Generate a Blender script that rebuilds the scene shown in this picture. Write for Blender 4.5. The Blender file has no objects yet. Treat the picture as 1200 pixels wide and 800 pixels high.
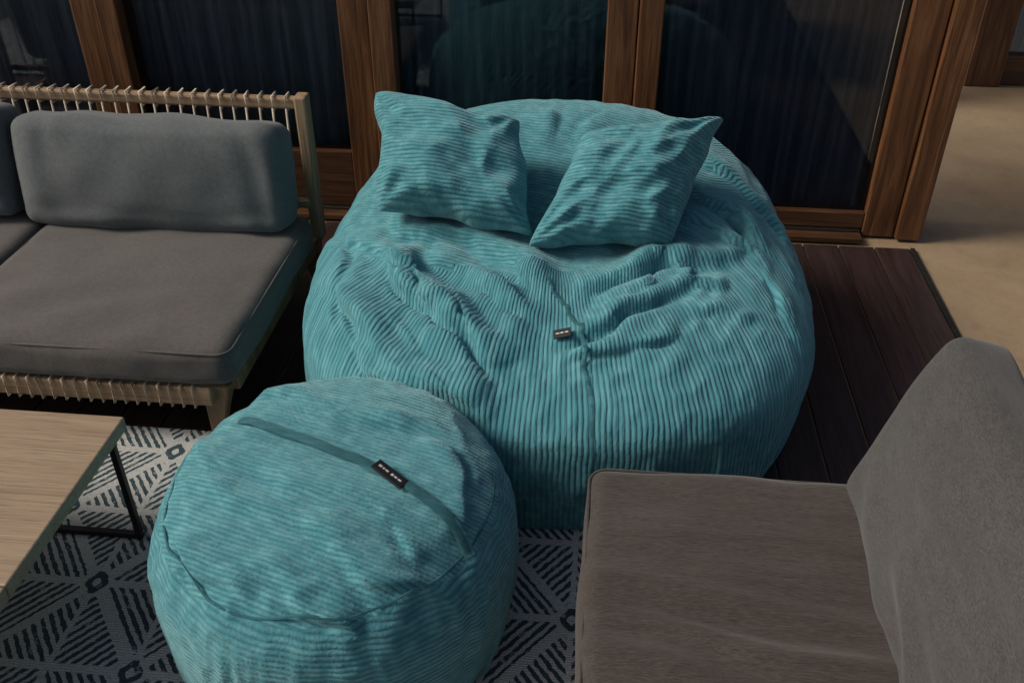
import bpy, bmesh, math, random, time
import numpy as np
from mathutils import Vector, Matrix, noise
from mathutils.bvhtree import BVHTree
random.seed(4)
T0=time.time()
scene=bpy.context.scene
COL=scene.collection
# ---------------------------------------------------------------- helpers
def empty(name):
    o=bpy.data.objects.new(name,None); COL.objects.link(o); return o
def link(name,me,mat=None,parent=None,smooth=True):
    o=bpy.data.objects.new(name,me); COL.objects.link(o)
    if mat: me.materials.append(mat)
    if parent: o.parent=parent
    if smooth and len(me.polygons): me.polygons.foreach_set('use_smooth',[True]*len(me.polygons))
    return o
def from_bm(name,bm,mat=None,parent=None,smooth=False):
    me=bpy.data.meshes.new(name); bm.normal_update(); bm.to_mesh(me); bm.free()
    return link(name,me,mat,parent,smooth)
def bm_box(bm,lo,hi,bev=0.0):
    r=bmesh.ops.create_cube(bm,size=1)
    vs=r['verts']
    for v in vs:
        v.co=Vector([lo[i]+(v.co[i]+.5)*(hi[i]-lo[i]) for i in range(3)])
    if bev>0:
        es=list({e for v in vs for e in v.link_edges})
        bmesh.ops.bevel(bm,geom=es,offset=bev,segments=2,affect='EDGES',profile=.5)
def box(name,lo,hi,mat,parent=None,bev=.003):
    bm=bmesh.new(); bm_box(bm,lo,hi,bev); return from_bm(name,bm,mat,parent)
def bm_tube(bm,pts,r,n=8,closed=False,flat=1.0):
    pts=[Vector(p) for p in pts]; rings=[]
    N=len(pts)
    for i,p in enumerate(pts):
        a=pts[i-1] if (i>0 or closed) else p; b=pts[(i+1)%N] if (i<N-1 or closed) else p
        t=(b-a).normalized()
        up=Vector((0,0,1)) if abs(t.z)<.9 else Vector((0,1,0))
        s=t.cross(up).normalized(); u=s.cross(t)
        rings.append([bm.verts.new(p+(s*math.cos(k*2*math.pi/n)+u*math.sin(k*2*math.pi/n)*flat)*r) for k in range(n)])
    for i in range(N if closed else N-1):
        A=rings[i];B=rings[(i+1)%N]
        for k in range(n):
            bm.faces.new((A[k],A[(k+1)%n],B[(k+1)%n],B[k]))
    if not closed:
        bm.faces.new(rings[0][::-1]); bm.faces.new(rings[-1])
# ---------------------------------------------------------------- node helper
class X:
    def __init__(s,nt,sock): s.nt=nt; s.s=sock
    def _m(s,op,o=None,o2=None):
        n=s.nt.nodes.new('ShaderNodeMath'); n.operation=op
        s.nt.links.new(s.s,n.inputs[0])
        for k,q in ((1,o),(2,o2)):
            if q is None: continue
            if isinstance(q,X): s.nt.links.new(q.s,n.inputs[k])
            else: n.inputs[k].default_value=q
        return X(s.nt,n.outputs[0])
    def __add__(s,o): return s._m('ADD',o)
    def __sub__(s,o): return s._m('SUBTRACT',o)
    def __mul__(s,o): return s._m('MULTIPLY',o)
    def __truediv__(s,o): return s._m('DIVIDE',o)
    def sin(s): return s._m('SINE')
    def fract(s): return s._m('FRACT')
    def floor(s): return s._m('FLOOR')
    def abs(s): return s._m('ABSOLUTE')
    def gt(s,o): return s._m('GREATER_THAN',o)
    def lt(s,o): return s._m('LESS_THAN',o)
    def mx(s,o): return s._m('MAXIMUM',o)
    def mn(s,o): return s._m('MINIMUM',o)
    def mod(s,o): return s._m('FLOORED_MODULO',o)
    def pw(s,o): return s._m('POWER',o)
    def inv(s): return (s*-1.0)+1.0
def newmat(name):
    m=bpy.data.materials.new(name); m.use_nodes=True; nt=m.node_tree
    return m,nt,nt.nodes['Principled BSDF']
def coords(nt,kind='Object'):
    n=nt.nodes.new('ShaderNodeTexCoord'); return n.outputs[kind]
def mapping(nt,sock,scale=(1,1,1),rot=(0,0,0),loc=(0,0,0)):
    n=nt.nodes.new('ShaderNodeMapping'); nt.links.new(sock,n.inputs[0])
    n.inputs['Scale'].default_value=scale; n.inputs['Rotation'].default_value=rot; n.inputs['Location'].default_value=loc
    return n.outputs[0]
def tnoise(nt,sock,scale=5,detail=4,rough=.55,dist=0):
    n=nt.nodes.new('ShaderNodeTexNoise'); nt.links.new(sock,n.inputs['Vector'])
    n.inputs['Scale'].default_value=scale; n.inputs['Detail'].default_value=detail
    n.inputs['Roughness'].default_value=rough; n.inputs['Distortion'].default_value=dist
    return X(nt,n.outputs['Fac'])
def ramp(nt,x,stops):
    n=nt.nodes.new('ShaderNodeValToRGB'); nt.links.new(x.s,n.inputs[0])
    el=n.color_ramp.elements
    while len(el)<len(stops): el.new(.5)
    for e,(p,c) in zip(el,stops): e.position=p; e.color=(*c,1)
    return n.outputs[0]
def mixc(nt,fac,a,b,mode='MIX'):
    n=nt.nodes.new('ShaderNodeMix'); n.data_type='RGBA'; n.blend_type=mode
    for q,i in ((fac,0),(a,6),(b,7)):
        if isinstance(q,X): nt.links.new(q.s,n.inputs[i])
        elif hasattr(q,'links'): nt.links.new(q,n.inputs[i])
        elif i==0: n.inputs[0].default_value=q
        else: n.inputs[i].default_value=(*q,1)
    return n.outputs[2]
def bump(nt,p,h,dist,strength=1.0,prev=None):
    n=nt.nodes.new('ShaderNodeBump'); n.inputs['Distance'].default_value=dist; n.inputs['Strength'].default_value=strength
    nt.links.new(h.s,n.inputs['Height'])
    if prev: nt.links.new(prev.outputs[0],n.inputs['Normal'])
    if p: nt.links.new(n.outputs[0],p.inputs['Normal'])
    return n
def sep(nt,sock):
    n=nt.nodes.new('ShaderNodeSeparateXYZ'); nt.links.new(sock,n.inputs[0])
    return [X(nt,n.outputs[i]) for i in range(3)]
def ramp_f(nt,x,a,b):
    n=nt.nodes.new('ShaderNodeMapRange'); nt.links.new(x.s,n.inputs[0])
    n.inputs[1].default_value=a; n.inputs[2].default_value=b
    return X(nt,n.outputs[0])
# ---------------------------------------------------------------- materials
def corduroy(name):
    m,nt,p=newmat(name)
    a=nt.nodes.new('ShaderNodeAttribute'); a.attribute_name='ruv'
    ruv=a.outputs['Vector']
    u,v,_=sep(nt,ruv)
    oc=coords(nt)
    wob=tnoise(nt,oc,9,1)
    uu=u+(wob*1.0)
    w=((uu*6.28318).sin()*.5)+.5           # 0 groove .. 1 rib top
    wr=w.pw(.45)
    nap=tnoise(nt,mapping(nt,ruv,(.5,26,1)),1.0,3)
    nap2=tnoise(nt,mapping(nt,ruv,(2.2,130,1)),1.0,2)
    big=tnoise(nt,oc,5,2)
    base=ramp(nt,big,[(.3,(.050,.205,.245)),(.72,(.080,.278,.325))])
    c=mixc(nt,ramp_f(nt,nap,.42,.75)*.85,base,(.16,.41,.45))
    c=mixc(nt,(wr.inv()*.46),c,(.010,.055,.072))
    nt.links.new(c,p.inputs['Base Color'])
    p.inputs['Roughness'].default_value=.9
    p.inputs['Specular IOR Level'].default_value=.08
    p.inputs['Sheen Weight'].default_value=.4
    p.inputs['Sheen Roughness'].default_value=.5
    p.inputs['Sheen Tint'].default_value=(.6,.9,.95,1)
    b0=bump(nt,None,wr,.0036,.7)
    b1=bump(nt,p,nap2*1.4+(tnoise(nt,oc,45,2)*1.0),.003,.5,b0)
    return m
def fabric(name,dark,light,streak=(1,1,1),sheen=.2,lo=.36,hi=.64,sc=420):
    m,nt,p=newmat(name); oc=coords(nt)
    n1=tnoise(nt,mapping(nt,oc,streak),sc,2,.7)
    n2=tnoise(nt,oc,3,3); n3=tnoise(nt,mapping(nt,oc,streak),60,3,.6)
    c=ramp(nt,n1*.75+n3*.25,[(lo,dark),(hi,light)])
    c=mixc(nt,(n2*.4),c,tuple(d*.6 for d in dark))
    nt.links.new(c,p.inputs['Base Color'])
    p.inputs['Roughness'].default_value=.9; p.inputs['Specular IOR Level'].default_value=.15
    p.inputs['Sheen Weight'].default_value=sheen
    bump(nt,p,n1*1.5,.001,.5)
    return m
def wood(name,c1,c2,c3,axis=2,rough=.45,scale=1.0):
    m,nt,p=newmat(name); oc=coords(nt)
    s=[22*scale]*3; s[axis]=1.3*scale
    n1=tnoise(nt,mapping(nt,oc,tuple(s)),1.0,6,.65,1.2)
    s2=[140*scale]*3; s2[axis]=5*scale
    n2=tnoise(nt,mapping(nt,oc,tuple(s2)),1.0,3,.6)
    c=ramp(nt,n1,[(.28,c1),(.5,c2),(.75,c3)])
    c=mixc(nt,ramp_f(nt,n2,.5,.72)*.6,c,tuple(q*.35 for q in c1))
    nt.links.new(c,p.inputs['Base Color'])
    p.inputs['Roughness'].default_value=rough
    bump(nt,p,n2+n1,.002,.5)
    return m
def plain(name,c,rough=.5,metal=0,var=.25,bd=.0008):
    m,nt,p=newmat(name); oc=coords(nt)
    n=tnoise(nt,oc,30,4)
    cc=ramp(nt,n,[(.3,tuple(q*(1-var) for q in c)),(.7,tuple(min(1,q*(1+var)) for q in c))])
    nt.links.new(cc,p.inputs['Base Color']); p.inputs['Roughness'].default_value=rough; p.inputs['Metallic'].default_value=metal
    bump(nt,p,tnoise(nt,oc,200,2),bd,.5)
    return m
M_CORD=corduroy('teal_corduroy')
M_SEATL=fabric('taupe_fabric',(.070,.064,.060),(.140,.129,.121))
M_BACKL=fabric('blue_grey_fabric',(.082,.094,.100),(.162,.180,.184))
M_SEATR=fabric('brown_grey_fabric',(.036,.030,.027),(.092,.077,.068),streak=(.10,1,1),lo=.34,hi=.68)
M_BACKR=fabric('grey_fabric',(.044,.043,.043),(.098,.095,.093),streak=(1,.3,1),lo=.34,hi=.68)
M_POST=wood('hardwood_frame',(.038,.014,.005),(.125,.050,.018),(.25,.120,.050),2)
M_RAILW=wood('hardwood_rail',(.035,.014,.006),(.085,.036,.015),(.145,.068,.031),0)
M_TEAKX=wood('teak_x',(.20,.125,.07),(.33,.22,.13),(.42,.30,.19),0,.55)
M_TEAKZ=wood('teak_z',(.20,.125,.07),(.33,.22,.13),(.42,.30,.19),2,.55)
M_LEG=wood('teak_leg',(.13,.07,.035),(.22,.13,.07),(.30,.19,.11),2,.5)
M_TABLE=wood('oak_tabletop',(.25,.175,.11),(.31,.225,.15),(.37,.28,.19),0,.5,1.3)
M_DECK=wood('deck_board',(.020,.010,.009),(.038,.021,.019),(.058,.036,.032),1,.42)
M_ROPE=plain('cream_cord',(.50,.43,.33),.8)
M_BLACK=plain('black_steel',(.02,.02,.021),.4,.6)
M_TAG=plain('black_label',(.012,.012,.014),.5)
M_WHITE=plain('white_thread',(.55,.55,.55),.8)
M_TRACK=plain('dark_track',(.02,.018,.016),.5,.3)
M_STEEL=plain('steel',(.5,.5,.5),.35,.9)
def curtain_mat(name,c):
    m,nt,p=newmat(name); n=tnoise(nt,mapping(nt,coords(nt),(60,60,4)),1,3)
    nt.links.new(ramp(nt,n,[(.3,tuple(q*.7 for q in c)),(.7,tuple(q*1.3 for q in c))]),p.inputs['Base Color'])
    p.inputs['Roughness'].default_value=.75; return m
M_CURT=curtain_mat('navy_curtain',(.155,.180,.235))
M_CURT2=curtain_mat('grey_curtain',(.38,.38,.41))
def glass():
    m=bpy.data.materials.new('window_glass'); m.use_nodes=True; nt=m.node_tree; nt.nodes.clear()
    o=nt.nodes.new('ShaderNodeOutputMaterial'); mx=nt.nodes.new('ShaderNodeMixShader')
    t=nt.nodes.new('ShaderNodeBsdfTransparent'); t.inputs[0].default_value=(.82,.86,.88,1)
    g=nt.nodes.new('ShaderNodeBsdfGlossy'); g.inputs['Roughness'].default_value=.02
    f=nt.nodes.new('ShaderNodeFresnel'); f.inputs[0].default_value=1.5
    nt.links.new(f.outputs[0],mx.inputs[0]); nt.links.new(t.outputs[0],mx.inputs[1]); nt.links.new(g.outputs[0],mx.inputs[2])
    nt.links.new(mx.outputs[0],o.inputs[0]); return m
M_GLASS=glass()
def concrete():
    m,nt,p=newmat('polished_concrete'); oc=coords(nt)
    a=tnoise(nt,oc,1.6,6,.6,.4); b=tnoise(nt,oc,40,4,.7); d=tnoise(nt,oc,7,5,.7,.6)
    c=ramp(nt,a,[(.3,(.255,.175,.105)),(.7,(.37,.275,.175))])
    c=mixc(nt,ramp_f(nt,b,.5,.8)*.4,c,(.15,.095,.06))
    c=mixc(nt,ramp_f(nt,d,.52,.75)*.35,c,(.17,.125,.085))
    nt.links.new(c,p.inputs['Base Color']); p.inputs['Roughness'].default_value=.38
    bump(nt,p,b,.001,.3); return m
M_CONC=concrete()
def rugmat():
    m,nt,p=newmat('woven_rug'); oc=coords(nt)
    d=nt.nodes.new('ShaderNodeTexNoise'); nt.links.new(oc,d.inputs['Vector']); d.inputs['Scale'].default_value=60; d.inputs['Detail'].default_value=1
    mm=nt.nodes.new('ShaderNodeVectorMath'); mm.operation='MULTIPLY_ADD'; nt.links.new(d.outputs['Color'],mm.inputs[0])
    mm.inputs[1].default_value=(.009,.009,0); nt.links.new(oc,mm.inputs[2])
    x,y,z=sep(nt,mm.outputs[0])
    a=x/.40+y/.50; b=x/.40-y/.50
    fa=a.fract(); fb=b.fract()
    par=(a.floor()+b.floor()).mod(2.0)          # alternate cells
    side=fa.gt(fb); sm=(fa+fb).gt(1.0)
    q=(side-sm).abs(); q=(q-par).abs()
    N=15.0
    h1=(fa*N*6.28318).sin(); h2=(fb*N*6.28318).sin()
    hatch=(h1*q.inv()+h2*q).gt(-.02)
    stem=(fa-fb).abs().gt(.045); stem2=(fa+fb-1.0).abs().gt(.036)
    ea=fa.mn(fa.inv()); eb=fb.mn(fb.inv())
    bd=ea.mn(eb).gt(.042)
    dark=hatch*stem*stem2*bd
    r=ea.mx(eb).mx((ea+eb)*.62)
    dot=r.lt(.085); dotin=r.lt(.034); ring=r.lt(.13)
    dark=dark*ring.inv()
    dark=(dark+dot-dotin).mx(0).mn(1)
    yarn=tnoise(nt,mapping(nt,oc,(300,90,1)),1,3,.7)
    wear=tnoise(nt,oc,35,3,.7)
    dark=dark*(ramp_f(nt,wear,.25,.42))
    lightc=ramp(nt,yarn,[(.3,(.34,.35,.34)),(.7,(.60,.60,.58))])
    darkc=ramp(nt,yarn,[(.3,(.012,.034,.048)),(.7,(.045,.082,.100))])
    c=mixc(nt,dark,lightc,darkc)
    nt.links.new(c,p.inputs['Base Color']); p.inputs['Roughness'].default_value=.95
    bump(nt,p,yarn+((y*900).sin()*.5)+dark*.6,.002,.8)
    return m
M_RUG=rugmat()
# ---------------------------------------------------------------- setting
bm=bmesh.new()
bmesh.ops.create_grid(bm,x_segments=1,y_segments=1,size=60)
for v in bm.verts: v.co.z=-.012
from_bm('concrete_floor',bm,M_CONC)
bm=bmesh.new(); bw=.138; gap=.006; x=1.285
while x>-4.6:
    bm_box(bm,(x-bw,-3.5,-.010),(x,3.52,0.0+random.uniform(-.0006,.0006)),.0025); x-=bw+gap
from_bm('wooden_deck',bm,M_DECK)
box('deck_edge_trim',(1.288,-3.5,-.011),(1.306,3.52,.004),M_TRACK,None,.002)
# rug
RUG=box('patterned_rug',(-4.2,-2.2,.003),(.16,2.10,.012),M_RUG,None,.003)
# ------- glazed door wall
WY=3.60
wall=empty('glazed_door_wall')
def post(n,x0,x1,y0=WY,y1=WY+.12,z1=2.35):
    xm=x0+(x1-x0)*.56
    box(n+'_stile',(x0,y0+.012,.0),(xm-.002,y1,z1),M_POST,wall,.005)
    box(n+'_jamb',(xm+.002,y0-.012,.0),(x1,y1+.01,z1),M_POST,wall,.006)
post('post_a',-2.12,-1.92); post('post_b',-1.04,-.82); post('post_c',.0,.21); post('post_d',1.11,1.345,WY,WY+.16)
post('post_e',-3.3,-3.1)
box('hinge',(1.346,WY+.03,.78),(1.350,WY+.08,.86),M_STEEL,wall,.001)
def rail(n,x0,x1,z):
    box(n,(x0+.001,WY+.02,.03),(x1-.001,WY+.09,z),M_RAILW,wall,.004)
rail('rail_a',-3.1,-2.12,.20); rail('rail_b',-1.92,-1.04,.28); rail('rail_c',-.82,0,.10); rail('rail_d',.21,1.11,.10)
box('sill_track',(-4.5,WY-.06,.0),(1.10,WY-.002,.022),M_RAILW,wall,.003)
box('threshold',(-4.5,WY+.0,.0),(1.10,WY+.2,.028),M_TRACK,wall,.002)
box('header',(-4.6,WY-.02,2.352),(1.36,WY+.2,2.75),M_RAILW,wall,.004)
for i,(a,b,z) in enumerate(((-3.1,-2.12,.2),(-1.92,-1.04,.28),(-.82,0,.1),(.21,1.11,.1))):
    box('glass_pane_%d'%(i+1),(a,WY+.05,z),(b,WY+.056,2.35),M_GLASS,wall,0)
def curtain(n,x0,x1,yy,mat,seed,lam=.10,amp=.042):
    bm=bmesh.new(); nx=int((x1-x0)/.006); rows=[]
    ph=0; xs=[]
    for i in range(nx+1):
        xx=x0+(x1-x0)*i/nx
        ph+=.006*2*math.pi/lam*(1+.5*noise.noise(Vector((xx*3,seed,0)))); xs.append((xx,ph))
    for z in [0.03+j*.19 for j in range(13)]:
        rows.append([bm.verts.new((xx+.008*math.sin(z*2+ph*.3),yy+amp*math.sin(ph+.4*math.sin(z*1.3+xx*3))*(0.75+.35*noise.noise(Vector((xx*4,z,seed)))) ,z)) for xx,ph in xs])
    for r0,r1 in zip(rows,rows[1:]):
        for i in range(nx): bm.faces.new((r0[i],r0[i+1],r1[i+1],r1[i]))
    return from_bm(n,bm,mat,None,True)
curtain('curtain',-.93,1.13,WY+.18,M_CURT,1.0,.115)
curtain('curtain',-4.4,-.94,WY+.18,M_CURT2,5.0,.13)
# interior behind the curtains
box('interior_wall',(-4.6,5.2,-.01),(1.5,5.3,2.75),M_CURT,None,.0)
# far wooden door frame seen through the open doorway
far=empty('wooden_door_frame')
box('stile',(2.10,5.60,-.01),(2.30,5.78,2.6),M_POST,far,.006)
box('bottom_rail',(2.302,5.64,-.01),(4.6,5.74,.16),M_RAILW,far,.004)
box('pane',(2.302,5.68,.16),(4.6,5.686,2.6),M_GLASS,far,0)
box('dark_panel',(2.302,6.1,-.01),(4.6,6.12,2.6),M_CURT,far,0)
# ---------------------------------------------------------------- soft cushions
def softbox(name,size,mat,parent,loc,rot=(0,0,0),r=.05,n=44,bulge=(0,0,0),wr=.004,seed=0,fold=None):
    hx,hy,hz=[s/2 for s in size]
    bm=bmesh.new(); bmesh.ops.create_cube(bm,size=2)
    bmesh.ops.subdivide_edges(bm,edges=bm.edges[:],cuts=n,use_grid_fill=True)
    r=min(r,hx,hy,hz)
    for v in bm.verts:
        c=v.co; q=[]
        for a in c: q.append(math.copysign(abs(a)**.8 if abs(a)<1 else 1,a))
        p=Vector((q[0]*hx,q[1]*hy,q[2]*hz))
        k=Vector((max(-hx+r,min(hx-r,p.x)),max(-hy+r,min(hy-r,p.y)),max(-hz+r,min(hz-r,p.z))))
        d=p-k
        if d.length>1e-6: p=k+d.normalized()*r*min(1.0,max(abs(d.x),abs(d.y),abs(d.z))/r)
        X_,Y_,Z_=p.x/hx,p.y/hy,p.z/hz
        fx=(1-X_*X_);fy=(1-Y_*Y_);fz=(1-Z_*Z_)
        fx,fy,fz=[max(0,t) for t in (fx,fy,fz)]
        p.x+=bulge[0]*X_*(fy*fz)**.6; p.y+=bulge[1]*Y_*(fx*fz)**.6; p.z+=bulge[2]*Z_*(fx*fy)**.6
        s=Vector((seed*7.1,seed*3.3,seed))
        p+=Vector((noise.noise(p*6+s),noise.noise(p*6+s+Vector((9,0,0))),noise.noise(p*7+s+Vector((0,9,0)))))*wr*1.6
        if fold: p=fold(p,X_,Y_,Z_)
        v.co=p
    o=from_bm(name,bm,mat,parent,True); o.location=loc; o.rotation_euler=rot
    return o
def piping(name,size,mat,parent,loc,rot,z,r=.004,inset=.006,cr=.045):
    hx,hy=size[0]/2-inset,size[1]/2-inset; pts=[]
    for cx,cy,a0 in ((hx-cr,hy-cr,0),(-hx+cr,hy-cr,90),(-hx+cr,-hy+cr,180),(hx-cr,-hy+cr,270)):
        for k in range(7):
            a=math.radians(a0+15*k); pts.append((cx+cr*math.cos(a),cy+cr*math.sin(a),z))
    bm=bmesh.new(); bm_tube(bm,pts,r,8,True); o=from_bm(name,bm,mat,parent,True); o.location=loc; o.rotation_euler=rot
# ------- left sofa
ls=empty('rope_lounge_sofa')
def seatfold(p,a,b,c):
    if c>0:
        p.z+=.004*math.sin(p.x*9+p.y*4)*(1-a*a)
        p.z+=.006*noise.noise(Vector((p.x*5,p.y*9,4)))
    if b<0 and abs(c)<.9: p.y+=.004*noise.noise(Vector((p.x*11,p.z*14,7)))
    return p
def lbfold(p,a,b,c):
    if b<0:
        p.y+=.006*math.sin(p.x*22+p.z*16+4*noise.noise(p*5))*math.exp(-((abs(a)-.85)/.18)**2)
        p.y+=.005*math.sin(p.z*40+3*noise.noise(p*4))*math.exp(-((c+.75)/.25)**2)
    return p
softbox('seat_cushion',(.915,.86,.135),M_SEATL,ls,(-1.460,2.475,.285),(0,0,0),.042,bulge=(.006,.010,.012),seed=1,fold=seatfold)
softbox('seat_cushion_b',(.915,.86,.135),M_SEATL,ls,(-2.382,2.475,.285),(0,0,0),.042,bulge=(.006,.010,.012),seed=2)
piping('piping_top',(.915,.86),M_SEATL,ls,(-1.460,2.475,.285),(0,0,0),.050,.0035,.004)
softbox('back_cushion',(.925,.17,.36),M_BACKL,ls,(-1.505,2.82,.525),(math.radians(-14),0,0),.045,bulge=(.012,.035,.012),seed=3,wr=.008,fold=lbfold)
softbox('back_cushion_b',(.925,.17,.37),M_BACKL,ls,(-2.455,2.82,.545),(math.radians(-14),0,0),.045,bulge=(.012,.035,.012),seed=4,wr=.008,fold=lbfold)
bm=bmesh.new()
bm_box(bm,(-2.92,2.048,.150),(-1.08,2.080,.213),.006)     # front rail
bm_box(bm,(-2.92,2.98,.165),(-1.02,3.01,.215),.006)
bm_box(bm,(-2.92,3.00,.695),(-1.03,3.035,.735),.008)      # top back rail
bm_box(bm,(-2.92,2.97,.34),(-1.03,3.0,.37),.006)
from_bm('rails',bm,M_TEAKX,ls)
bm=bmesh.new(); bm_box(bm,(-1.045,2.985,.20),(-1.002,3.045,.745),.008); bm_box(bm,(-2.96,2.985,.20),(-2.922,3.045,.745),.008)
from_bm('back_posts',bm,M_TEAKZ,ls)
bm=bmesh.new(); bm_box(bm,(-1.05,2.116,.165),(-1.02,2.98,.213),.006); bm_box(bm,(-2.94,2.116,.165),(-2.91,2.98,.213),.006)
from_bm('side_rails',bm,M_LEG,ls)
def leg(bm,x,y,dx,dy,h=.215):
    prof=((0,.018),(.5*h,.03),(h,.046)); rings=[]
    for z,w in prof:
        k=1-z/h; cx=x+dx*k; cy=y+dy*k
        rings.append([bm.verts.new((cx+a*w,cy+b*w*.75,z)) for a,b in ((-1,-1),(1,-1),(1,1),(-1,1))])
    bm.faces.new(rings[0][::-1]); bm.faces.new(rings[-1])
    for A,B in zip(rings,rings[1:]):
        for k in range(4): bm.faces.new((A[k],A[(k+1)%4],B[(k+1)%4],B[k]))
bm=bmesh.new()
leg(bm,-1.075,2.100,-.03,-.005); leg(bm,-1.06,2.99,.0,.05); leg(bm,-2.88,2.100,.03,-.005); leg(bm,-2.88,2.99,0,.05)
bmesh.ops.bevel(bm,geom=bm.edges[:],offset=.004,segments=2,affect='EDGES')
from_bm('legs',bm,M_LEG,ls)
bm=bmesh.new(); x=-1.075; 
while x>-2.9:
    j=random.uniform(-.004,.004)
    y0,y1,z0,z1=2.994,3.041,.690,.741
    bm_tube(bm,[(x,y0,z0),(x,y0,z1),(x+j,y1,z1),(x+j,y1,z0)],.0042,6,True)
    bm_tube(bm,[(x,y0,z0+.01),(x+j,2.972,.335)],.0042,6)
    x-=.047+random.uniform(-.002,.002)
x=-1.135
while x>-2.9:
    y0,y1,z0,z1=2.044,2.084,.146,.218
    j=random.uniform(-.003,.003)
    bm_tube(bm,[(x,y0,z0),(x+j,y0,z1),(x+j,y1,z1),(x,y1,z0)],.0032,6,True)
    x-=.036+random.uniform(-.002,.002)
from_bm('cord_weave',bm,M_ROPE,ls,True)
# ------- right sofa
rs=empty('outdoor_lounge_sofa')
def rfold(p,a,b,c):
    if c>0:
        w=max(0,1-a*a)**.5
        y=p.y+.22*p.x
        k=math.exp(-((y-.10)/.17)**2)
        s=math.sin(y*58+3.5*noise.noise(Vector((p.x*3,p.y*4,1))))
        s=math.copysign(abs(s)**.8,s)
        p.z+=w*.017*(s if s>0 else s*.6)*k*(.6+.8*noise.noise(Vector((p.x*4,p.y*6,5))))
        p.z+=.012*noise.noise(Vector((p.x*2.5,p.y*11,2.2)))
    return p
softbox('seat_cushion',(.84,1.30,.16),M_SEATR,rs,(.435,.98,.325),(0,0,0),.040,n=90,bulge=(.008,.008,.010),seed=6,fold=rfold)
piping('piping',(.84,1.30),M_SEATR,rs,(.435,.98,.325),(0,0,0),.062,.004,.004)
def bfold(p,a,b,c):
    p.x+= .010*math.sin(p.z*30+p.y*7+3*noise.noise(p*4))*max(0,1-b*b)*(1-abs(c)**3)
    k=math.exp(-((c+.55)/.35)**2)
    s=math.sin(p.z*34-p.y*16+4*noise.noise(p*3+Vector((4,0,0))))
    p.x-=.009*s*k*max(0,1-b*b)
    return p
softbox('back_cushion',(.13,1.18,.45),M_BACKR,rs,(.710,1.03,.595),(0,math.radians(15),0),.035,n=64,bulge=(.050,.010,.015),seed=8,wr=.008,fold=bfold)
box('arm_frame',(.02,.34,.17),(.95,1.60,.235),M_LEG,rs,.006)
box('back_frame',(.93,.34,.236),(.975,1.60,.52),M_LEG,rs,.006)
bm=bmesh.new()
for xx,yy in ((.08,1.55),(.9,1.55),(.08,.4),(.9,.4)): leg(bm,xx,yy,0,0,.17)
from_bm('legs',bm,M_LEG,rs)
# ------- coffee table
tb=empty('coffee_table')
bm=bmesh.new()
bm_box(bm,(-2.35,.62,.352),(-1.135,1.158,.39),.004); bm_box(bm,(-2.35,1.161,.352),(-1.135,1.70,.39),.004)
from_bm('top',bm,M_TABLE,tb)
bm=bmesh.new(); t=.016
for xx in (-1.16,-2.32):
    for yy in (.66,1.655):
        bm_box(bm,(xx-t/2,yy-t/2,.0125),(xx+t/2,yy+t/2,.351),.001)
for yy in (.66,1.655):
    bm_box(bm,(-2.311,yy-t/2,.013),(-1.169,yy+t/2,.029),.001); bm_box(bm,(-2.311,yy-t/2,.334),(-1.169,yy+t/2,.350),.001)
from_bm('steel_frame',bm,M_BLACK,tb)
# ---------------------------------------------------------------- bean bags
def cr(pts,n):
    out=[]; P=[Vector(p) for p in pts]; P=[2*P[0]-P[1]]+P+[2*P[-1]-P[-2]]
    for i in range(1,len(P)-2):
        for k in range(n):
            t=k/n; a,b,c,d=P[i-1],P[i],P[i+1],P[i+2]
            out.append(.5*((2*b)+(c-a)*t+(2*a-5*b+4*c-d)*t*t+(3*b-a-3*c+d)*t**3))
    out.append(P[-2]); return out
def mkfold(pts,h,w,side=1):
    return (np.array([(q.x,q.y) for q in cr([(a,b,0) for a,b in pts],6)]),h,w,side)
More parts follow.
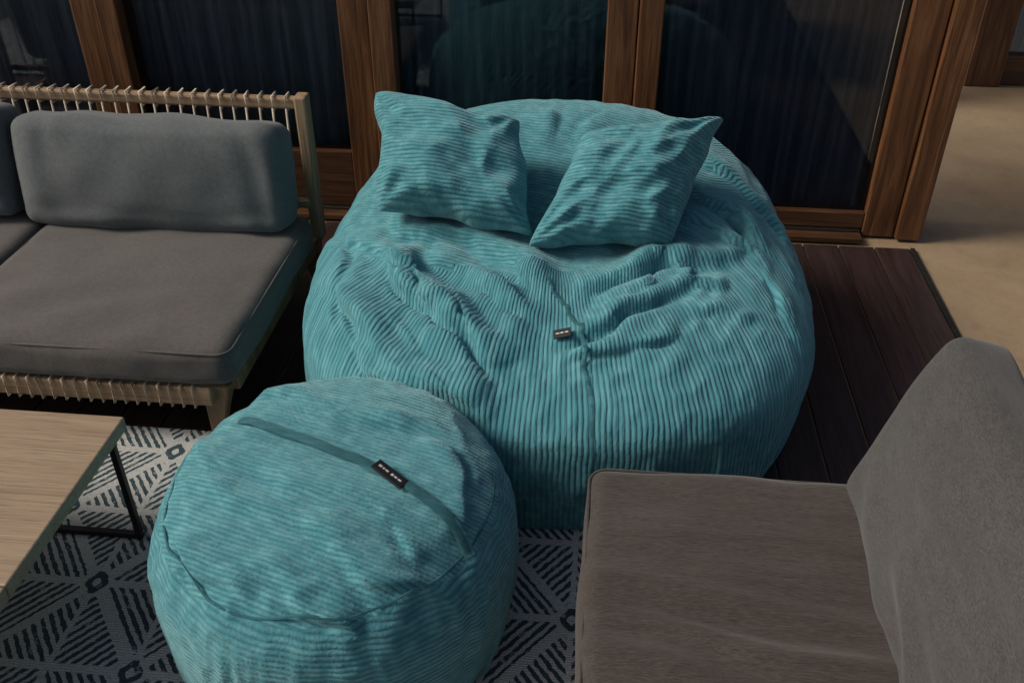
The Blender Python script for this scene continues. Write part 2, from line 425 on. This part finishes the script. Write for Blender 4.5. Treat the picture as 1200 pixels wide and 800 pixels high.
# crests: (path in metres on the floor plan, height, width, steep side)
BIGF=[mkfold(*f) for f in (
 ([(-.76,2.36),(-.64,2.17),(-.52,2.00),(-.38,1.90),(-.24,1.84)],.042,.042,-1),
 ([(-.62,2.40),(-.50,2.24),(-.39,2.13),(-.29,2.06),(-.19,1.97)],.056,.046,-1),
 ([(-.48,2.38),(-.34,2.29),(-.23,2.21),(-.13,2.08)],.048,.038,-1),
 ([(-.66,2.10),(-.56,1.97),(-.45,1.88),(-.36,1.83)],.030,.028,-1),
 ([(-.62,2.52),(-.46,2.47),(-.30,2.43),(-.16,2.31),(-.11,2.20)],.044,.034,-1),
 ([(-.80,2.50),(-.68,2.45),(-.56,2.36),(-.46,2.26),(-.36,2.10)],.030,.026,-1),
 ([(-.40,2.26),(-.34,2.12),(-.27,2.00),(-.22,1.92)],.024,.022,-1),
 ([(-.56,2.46),(-.42,2.38),(-.30,2.34),(-.20,2.28)],.024,.020,-1),
 ([(-.09,2.12),(.01,2.27),(.15,2.37),(.29,2.42),(.44,2.44)],.054,.044,-1),
 ([(-.09,2.03),(.06,2.16),(.21,2.26),(.38,2.31)],.038,.034,-1),
 ([(-.08,1.95),(.02,2.02),(.12,2.04),(.24,2.10)],.020,.024,-1),
 ([(.10,2.24),(.20,2.32),(.33,2.36)],.022,.020,-1),
 ([(.22,2.14),(.34,2.20),(.46,2.20)],.014,.026,-1),
 ([(.30,2.84),(.46,2.76),(.60,2.60)],.022,.028,-1),
 ([(.26,2.68),(.42,2.61),(.58,2.46)],.032,.026,-1),
 ([(.26,2.56),(.40,2.52),(.52,2.42)],.026,.022,-1),
 ([(.46,2.42),(.54,2.30),(.58,2.16)],.016,.026,-1),
 ([(-.86,2.62),(-.80,2.48),(-.76,2.34),(-.72,2.18)],.024,.034,1),
 ([(-.70,2.66),(-.60,2.60),(-.46,2.56)],.020,.022,-1),
 ([(-.18,2.96),(-.16,2.84),(-.17,2.68)],.016,.030,1),
 ([(.04,2.94),(-.04,2.82),(-.08,2.68)],.014,.024,-1),
 ([(-.02,2.62),(-.14,2.54),(-.26,2.50)],.018,.026,1),
)]
POUFF=[mkfold(*f) for f in (
 ([(-.86,1.46),(-.72,1.37),(-.56,1.34),(-.42,1.26),(-.33,1.16)],.026,.030,-1),
 ([(-.92,1.58),(-.76,1.48),(-.60,1.43),(-.46,1.41)],.024,.022,-1),
 ([(-.82,1.76),(-.64,1.70),(-.46,1.65),(-.30,1.62)],.024,.028,-1),
 ([(-.70,1.66),(-.56,1.62),(-.42,1.55)],.014,.020,-1),
 ([(-.38,1.60),(-.29,1.52),(-.23,1.38)],.018,.022,1),
 ([(-.66,1.24),(-.54,1.19),(-.40,1.13)],.022,.022,-1),
 ([(-.84,1.32),(-.74,1.24),(-.62,1.15)],.020,.020,-1),
 ([(-.50,1.42),(-.40,1.36),(-.32,1.26)],.022,.022,-1),
 ([(-.44,1.24),(-.34,1.22),(-.24,1.24)],.014,.018,-1),
)]
def folds_np(P,F):
    x,y=P[:,0],P[:,1]
    qx=x+.014*np.sin(y*23+1.3*np.sin(x*17))+.006*np.sin(x*51+y*13); qy=y+.014*np.sin(x*21+1.7*np.sin(y*19))+.006*np.sin(y*47-x*9)
    H=np.zeros(len(x)); LX=np.zeros(len(x)); LY=np.zeros(len(x))
    for path,h,w,side in F:
        m=w*3.2
        idx=np.where((qx>path[:,0].min()-m)&(qx<path[:,0].max()+m)&(qy>path[:,1].min()-m)&(qy<path[:,1].max()+m))[0]
        if len(idx)==0: continue
        px,py=qx[idx],qy[idx]; best=np.full(len(idx),9.); bt=np.zeros(len(idx)); bs=np.ones(len(idx)); nx=np.zeros(len(idx)); ny=np.zeros(len(idx))
        n=len(path)-1
        for i in range(n):
            a=path[i]; ab=path[i+1]-a; L2=(ab**2).sum()
            t=np.clip(((px-a[0])*ab[0]+(py-a[1])*ab[1])/L2,0,1); dx=px-a[0]-ab[0]*t; dy=py-a[1]-ab[1]*t; d=np.hypot(dx,dy)
            k=d<best; best[k]=d[k]; bt[k]=(i+t[k])/n
            s=np.sign(ab[0]*dy-ab[1]*dx); bs[k]=s[k]
            L=math.sqrt(L2); nx[k]=-ab[1]/L; ny[k]=ab[0]/L
        e=np.sin(np.pi*np.clip(bt,0,1))**.6*(.8+.3*np.sin(bt*9+h*300))
        steep=(bs*side)>0
        ww=np.where(steep,w*.50,w*1.25)
        pr=np.exp(-(best/ww)**2)-np.where(steep,.40*np.exp(-((best-w*1.05)/(w*.5))**2),0)
        H[idx]+=h*pr*e
        lat=.55*h*np.exp(-(best/(w*.9))**2)*e*side
        LX[idx]+=nx*lat; LY[idx]+=ny*lat
    return H,LX,LY
def top_big(p):
    if p.z<.30: return 0
    w=min(1,(p.z-.30)/.14)
    d=((p.x+.26)/.46)**2+((p.y-2.22)/.42)**2
    return w*(.35+.65*math.exp(-d))
def top_pouf(p):
    return .5+.5*min(1,max(0,(p.z-.3)/.08)) if p.z>.2 else 0
def shape_big(n,coll=False):
    off=.012 if coll else 0
    a=math.asin(max(-1,min(1,n.z))); ph=math.atan2(n.y,n.x)
    ca,sa=math.cos(a),math.sin(a)
    if sa>=0: rr=ca**.60
    else: rr=ca**.30
    rx,ry=.808,.790
    k=1-.03*math.cos(4*ph)
    x=-.108+(rx-off)*rr*math.cos(ph)*k; y=2.535+(ry-off)*rr*math.sin(ph)*k
    yy=y-2.54; xx=x+.108
    top=.59+.11*yy/.7
    top+=.16*math.exp(-((yy-.46)/.28)**2)*(1-.30*(xx/.7)**2)
    top-=.065*math.exp(-((yy+.04)/.24)**2-((xx)/.42)**2)
    zm=.27
    if sa>=0: z=zm+(top-off-zm)*sa**.80
    else: z=zm-(zm-.016-off*.3)*(abs(sa)**.62)
    p=Vector((x,y,z))
    out=Vector((math.cos(ph)*ca,math.sin(ph)*ca,sa)).normalized()
    if sa>0:
        if coll: p+=out*(-.050*top_big(p)**1.5)
    if not coll:
        dr=.008*math.sin(ph*13+2.2*math.sin(ph*3)+z*4)+.006*math.sin(ph*27+z*9)
        p+=Vector((math.cos(ph),math.sin(ph),0))*dr*math.exp(-((z-.26)/.16)**2)
    return p
def shape_pouf(n,coll=False):
    off=.010 if coll else 0
    a=math.asin(max(-1,min(1,n.z))); ph=math.atan2(n.y,n.x)
    ca,sa=math.cos(a),math.sin(a)
    rr=ca**(.46 if sa>=0 else .35)
    x=-.555+(.415-off)*rr*math.cos(ph); y=1.50+(.430-off)*rr*math.sin(ph)
    zm=.25; top=.500+.03*(y-1.49)/.4
    z=zm+(top-off-zm)*sa**.70 if sa>=0 else zm-(zm-.016)*(abs(sa)**.6)
    p=Vector((x,y,z))
    if sa>0:
        out=Vector((math.cos(ph)*ca,math.sin(ph)*ca,sa)).normalized()
        f=.004*math.sin(ph*19+3*math.sin(ph*5))*math.exp(-((sa-.45)/.22)**2)
        if coll: f-=.030*min(1,sa*1.5)
        p+=out*f
    else:
        p+=Vector((math.cos(ph),math.sin(ph),0))*.006*math.sin(ph*7+math.sin(ph*4)*3)*math.exp(-((sa+.3)/.3)**2)
    return p
def cubesphere(n):
    bm=bmesh.new(); bmesh.ops.create_cube(bm,size=2)
    bmesh.ops.subdivide_edges(bm,edges=bm.edges[:],cuts=n,use_grid_fill=True)
    for v in bm.verts:
        c=v.co
        w=Vector([math.tan(q*math.pi/4) for q in c]); v.co=w.normalized()
    return bm
INFO=[]
def getco(me):
    a=np.empty(len(me.vertices)*3); me.vertices.foreach_get('co',a); return a.reshape(-1,3)
def getno(me):
    a=np.empty(len(me.vertices)*3); me.vertices.foreach_get('normal',a); return a.reshape(-1,3)
def simbag(name,fn,n,grow,frames,seed,topfn,F,amp,cloth=True):
    bm=cubesphere(n)
    for v in bm.verts: v.co=fn(v.co)
    o=from_bm(name,bm,None,None,True)
    P=getco(o.data); H,LX,LY=folds_np(P,F); k=np.clip((P[:,2]-.24)/.12,0,1)*.9
    P[:,2]+=H*k; P[:,0]+=LX*k*.5; P[:,1]+=LY*k*.5
    for i in range(len(P)):
        p=Vector(P[i])
        if p.z>.1:
            r=(1-abs(noise.noise(p*7+Vector((seed,0,0))))*2)
            P[i]+=np.array((noise.noise(p*5+Vector((seed,0,0))),noise.noise(p*5+Vector((0,seed,0))),noise.noise(p*6)+.8*r))*.012
    o.data.vertices.foreach_set('co',P.ravel()); o.data.update()
    if cloth:
        bc=cubesphere(36)
        for v in bc.verts: v.co=fn(v.co,True)
        c=from_bm('tmpcol',bc,None,None,True)
        c.modifiers.new('col','COLLISION'); c.collision.thickness_outer=.004; c.collision.cloth_friction=20
        gp=o.vertex_groups.new(name='pin'); gs=o.vertex_groups.new(name='grow')
        for i,v in enumerate(o.data.vertices):
            if v.co.z<.05: gp.add([i],1.0,'REPLACE')
            gs.add([i],1-max(0,min(1,topfn(v.co))),'REPLACE')
        md=o.modifiers.new('cloth','CLOTH'); s=md.settings
        s.quality=5; s.mass=.6; s.air_damping=1
        s.tension_stiffness=30; s.compression_stiffness=30; s.shear_stiffness=8; s.bending_stiffness=.12
        s.tension_damping=4; s.compression_damping=4; s.shear_damping=4
        s.vertex_group_mass='pin'; s.vertex_group_shrink='grow'; s.shrink_min=-grow; s.shrink_max=0.0
        md.collision_settings.distance_min=.004; md.collision_settings.collision_quality=2
        md.point_cache.frame_start=1; md.point_cache.frame_end=frames+1
        for f in range(1,frames+1): scene.frame_set(f)
        dg=bpy.context.evaluated_depsgraph_get()
        me=bpy.data.meshes.new_from_object(o.evaluated_get(dg))
        INFO.append((name,round(time.time()-T0,1)))
        o.modifiers.clear(); o.data=me
        bpy.data.objects.remove(c)
        o.vertex_groups.clear()
        scene.frame_set(1)
    md=o.modifiers.new('s','SUBSURF'); md.levels=1; md.subdivision_type='CATMULL_CLARK'
    dg=bpy.context.evaluated_depsgraph_get()
    me=bpy.data.meshes.new_from_object(o.evaluated_get(dg)); o.modifiers.clear(); o.data=me
    P=getco(me); N=getno(me); H,LX,LY=folds_np(P,F)
    k=np.clip((P[:,2]-.22)/.14,0,1)*np.clip(N[:,2]*3,0,1)*amp
    P+=N*(H*k)[:,None]; P[:,0]+=LX*k; P[:,1]+=LY*k
    # small crumples on the upper surfaces
    for i in np.where(P[:,2]>.25)[0]:
        p=Vector(P[i]); r=1-abs(noise.noise(Vector((p.x*13+seed,p.y*13,p.z*9))))*2.4
        P[i]+=N[i]*(.0045*r*min(1,max(0,N[i][2]*1.5)))
    me.vertices.foreach_set('co',P.ravel()); me.update()
    me.polygons.foreach_set('use_smooth',[True]*len(me.polygons))
    me.materials.clear(); me.materials.append(M_CORD)
    return o
def set_ruv(me,facefn):
    at=me.attributes.new('ruv','FLOAT_VECTOR','CORNER'); vs=me.vertices
    buf=[0.0]*(3*len(me.loops))
    for p in me.polygons:
        f=facefn(p.center,p.normal)
        for li in p.loop_indices:
            u,v=f(vs[me.loops[li].vertex_index].co)
            buf[3*li]=u; buf[3*li+1]=v
    at.data.foreach_set('vector',buf)
SP=.0145
def rib_big(c,n):
    cx,cy=-.115,2.54
    inside=((c.x+.30)/.66)**2+((c.y-2.80)/.50)**2<1 and c.z>.42
    if inside:
        return lambda p:((p.y+.22*p.x+.9*max(0,p.z-.5))/SP,p.x)
    back=c.y>2.6
    pc=math.atan2(c.y-cy,c.x-cx)
    def g(p):
        a=math.atan2(p.y-cy,p.x-cx)
        if a-pc>math.pi: a-=2*math.pi
        if a-pc<-math.pi: a+=2*math.pi
        ang=a*.80
        s=max(-.999,min(.999,(p.x-cx)/.86)); pl=(math.asin(s)-math.pi/2)*.80
        if back: return (ang/SP,p.z)
        return ((.45*ang+.55*pl)/SP,p.z-.6*p.y)
    return g
def rib_pouf(c,n):
    d=math.hypot(c.x+.555,c.y-1.50)
    if c.z>.3 and d<.375: return lambda p:((p.y+.30*p.x+.5*p.z)/(SP*.82),p.x)
    return lambda p:((p.z+.10*p.x)/(SP*.82),math.atan2(p.y-1.50,p.x+.555)*.4 if p.y<1.8 or p.x>-.56 else p.x)
def make(*a):
    try: return simbag(*a)
    except Exception as e:
        INFO.append(str(e)); print(e); return simbag(*a,False)
big=make('bean_bag_chair',shape_big,58,.12,26,3.0,top_big,BIGF,1.15)
pouf=make('bean_bag_ottoman',shape_pouf,40,.08,22,8.0,top_pouf,POUFF,1.0)
set_ruv(big.data,rib_big); set_ruv(pouf.data,rib_pouf)
# ------- straps, seams and labels following the surface
def bvh_of(o):
    dg=bpy.context.evaluated_depsgraph_get(); return BVHTree.FromObject(o,dg)
def ribbon(name,o,pts,width,lift,thick,mat,shift=0,taper=True,sub=10,smooth=0):
    bv=bvh_of(o); path=cr(pts,sub); bm=bmesh.new(); rows=[]
    sn=[]
    for p in path:
        co,no,_,_=bv.find_nearest(p); sn.append((co,no))
    for _ in range(smooth):   # straps bridge small hollows
        sn=[sn[0]]+[((sn[i-1][0]+sn[i][0]*2+sn[i+1][0])/4,(sn[i-1][1]+sn[i][1]+sn[i+1][1]).normalized()) for i in range(1,len(sn)-1)]+[sn[-1]]
    for i,(co,no) in enumerate(sn):
        a=sn[max(0,i-1)][0]; b=sn[min(len(sn)-1,i+1)][0]; t=(b-a).normalized(); s=t.cross(no).normalized()
        e=min(1,min(i,len(sn)-1-i)/4) if taper else 1
        row=[]
        for k in (-1,-.5,0,.5,1):
            q=co+s*(k*width/2+shift)
            if not smooth: q=bv.find_nearest(q)[0]
            row.append(bm.verts.new(q+no*(lift*e+thick*(1-k*k*.7)+.001)))
        rows.append(row)
    for A,B in zip(rows,rows[1:]):
        for k in range(4): bm.faces.new((A[k],B[k],B[k+1],A[k+1]))
    bmesh.ops.solidify(bm,geom=bm.faces[:],thickness=.004)
    ob=from_bm(name,bm,mat,None,True); ob.parent=o
    if mat is M_CORD: set_ruv(ob.data,lambda c,n:(lambda p:((p.x+p.y)*3,p.y*2)))
    return ob
ribbon('centre_seam',big,[(-.11,2.25,.55),(-.05,2.1,.54),(-.01,1.95,.48),(.02,1.86,.36),(.02,1.80,.22),(.02,1.83,.08)],.012,.0,.003,M_CORD)
# small stitched label lying flat on the seat front
bv=bvh_of(big)
c0,n0,_,_=bv.find_nearest(Vector((-.085,2.03,.53))); t0=Vector((1,.15,0)); t0=(t0-n0*t0.dot(n0)).normalized(); s0=n0.cross(t0)
bm=bmesh.new(); bm_box(bm,(-.024,-.014,-.002),(.024,.014,.003),.001)
M4=Matrix((t0,s0,n0)).transposed().to_4x4(); M4.translation=c0+n0*.012
bmesh.ops.transform(bm,matrix=M4,verts=bm.verts[:]); from_bm('label',bm,M_TAG,big)
bm=bmesh.new()
for xa,xb in ((-.017,-.007),(-.004,.004),(.008,.017)): bm_box(bm,(xa,-.002,.0032),(xb,.002,.0038),0)
bmesh.ops.transform(bm,matrix=M4,verts=bm.verts[:]); from_bm('label_text',bm,M_WHITE,big)
ribbon('handle_strap',pouf,[(-.80,1.625,.47),(-.70,1.58,.50),(-.614,1.55,.51),(-.50,1.505,.51),(-.413,1.465,.50),(-.282,1.39,.46),(-.205,1.32,.41)],.026,.008,.003,M_CORD,smooth=6)
bv=bvh_of(pouf)
c0,n0,_,_=bv.find_nearest(Vector((-.413,1.466,.51))); t0=Vector((.077,-.042,0)); t0=(t0-n0*t0.dot(n0)).normalized(); s0=n0.cross(t0)
bm=bmesh.new(); bm_box(bm,(-.042,-.0155,-.003),(.042,.0155,.003),.001)
M4=Matrix((t0,s0,n0)).transposed().to_4x4(); M4.translation=c0+n0*.018
bmesh.ops.transform(bm,matrix=M4,verts=bm.verts[:]); from_bm('label',bm,M_TAG,pouf)
bm=bmesh.new()
for xa,xb,h in ((-.032,-.024,.003),(-.021,-.016,.0022),(-.013,-.005,.0022),(.003,.009,.003),(.012,.019,.0022),(.022,.031,.0022)): bm_box(bm,(xa,-h,.0032),(xb,h,.0038),0)
bmesh.ops.transform(bm,matrix=M4,verts=bm.verts[:]); from_bm('label_text',bm,M_WHITE,pouf)
pts=[(-.555+.385*math.cos(math.radians(a)),1.50+.398*math.sin(math.radians(a)),.42) for a in range(-200,25,15)]
ribbon('rim_seam',pouf,pts,.006,.0,.0015,M_CORD,sub=8,smooth=10,taper=False)
# ------- pillows
def pillow(name,corners,thick,seed,ribdir,n=70):
    TL,TR,BR,BL=[Vector(c) for c in corners]
    ctr=(TL+TR+BR+BL)/4; ex=((TR+BR)-(TL+BL)).normalized(); ey=((TL+TR)-(BL+BR)); ey=(ey-ex*ey.dot(ex)).normalized(); nz=ex.cross(ey)
    bm=bmesh.new(); grid={}
    for s in (1,-1):
        for i in range(n+1):
            for j in range(n+1):
                u=-1+2*i/n; v=-1+2*j/n
                if s==-1 and (i in(0,n) or j in (0,n)): grid[s,i,j]=grid[1,i,j]; continue
                c_=.035
                ue=u*(1-c_*v**8); ve=v*(1-c_*u**8)
                a=(ue+1)/2; b=(ve+1)/2
                p=(BL*(1-a)+BR*a)*(1-b)+(TL*(1-a)+TR*a)*b
                p-=ex*u*.014*(1-v*v)*abs(u)**2; p-=ey*v*.014*(1-u*u)*abs(v)**2
                p+=(ex*noise.noise(Vector((v*2,seed,0)))*abs(u)**3+ey*noise.noise(Vector((u*2,seed,9)))*abs(v)**3)*.020
                f=((1-abs(u)**3.4)*(1-abs(v)**3.4)); h=thick*f**.5
                w=noise.noise(Vector((u*1.6+seed,v*1.6,seed)))*.036+noise.noise(Vector((u*4+seed,v*4,s)))*.012
                r=1-abs(noise.noise(Vector((u*2.2+seed*2,v*2.2,s+seed))))*3
                w+=.009*r
                for cu,cv in ((1,1),(-1,1),(1,-1),(-1,-1)):
                    du,dv=u-cu,v-cv; rr=math.hypot(du,dv); an=math.atan2(dv,du)
                    w+=.011*math.sin(an*11+seed*3+cu)*math.exp(-((rr-.45)/.3)**2)
                p+=nz*(s*h*.5+w*f**.5)
                grid[s,i,j]=bm.verts.new(p)
    for s in (1,-1):
        for i in range(n):
            for j in range(n):
                q=[grid[s,i,j],grid[s,i+1,j],grid[s,i+1,j+1],grid[s,i,j+1]]
                if s==-1: q.reverse()
                bm.faces.new(q)
    o=from_bm(name,bm,M_CORD,None,True)
    a=math.radians(ribdir); du=ey*math.cos(a)+ex*math.sin(a); dv=ex*math.cos(a)-ey*math.sin(a)
    set_ruv(o.data,lambda c,nn:(lambda p:((p-ctr).dot(du)/.0112,(p-ctr).dot(dv))))
    return o
pillow('throw_pillow',[(-.70,2.75,.865),(-.235,2.67,.82),(-.175,2.41,.562),(-.65,2.45,.60)],.22,1.3,-4)
pillow('throw_pillow',[(-.05,2.64,.805),(.37,2.71,.835),(.22,2.39,.555),(-.20,2.38,.545)],.22,4.1,8)
# ---------------------------------------------------------------- light
w=bpy.data.worlds.new('World'); scene.world=w; w.use_nodes=True; nt=w.node_tree
sky=nt.nodes.new('ShaderNodeTexSky'); sky.sky_type='NISHITA'; sky.sun_disc=False
EL,AZ=math.radians(40),math.radians(-100)   # azimuth measured from +Y towards +X
sky.sun_elevation=EL; sky.sun_rotation=AZ; sky.ozone_density=.2; sky.dust_density=5
nt.links.new(sky.outputs[0],nt.nodes['Background'].inputs[0]); nt.nodes['Background'].inputs[1].default_value=.072
sd=bpy.data.lights.new('sun','SUN'); sd.energy=2.75; sd.angle=math.radians(20); sd.color=(1,.93,.83)
so=bpy.data.objects.new('sun',sd); COL.objects.link(so)
dirv=Vector((math.sin(AZ)*math.cos(EL),math.cos(AZ)*math.cos(EL),math.sin(EL)))
so.rotation_euler=dirv.to_track_quat('Z','Y').to_euler(); so.location=(-3,-2,6)
# ---------------------------------------------------------------- camera
cd=bpy.data.cameras.new('camera'); co=bpy.data.objects.new('camera',cd); COL.objects.link(co)
cd.lens=32.85; cd.sensor_width=36; cd.clip_end=300; cd.clip_start=.05
co.location=(0,0,1.85); co.rotation_euler=(math.radians(90-34.4),0,math.radians(5.7))
scene.camera=co
scene.view_settings.view_transform='Standard'; scene.view_settings.look='None'; scene.view_settings.exposure=0
print(INFO,time.time()-T0)
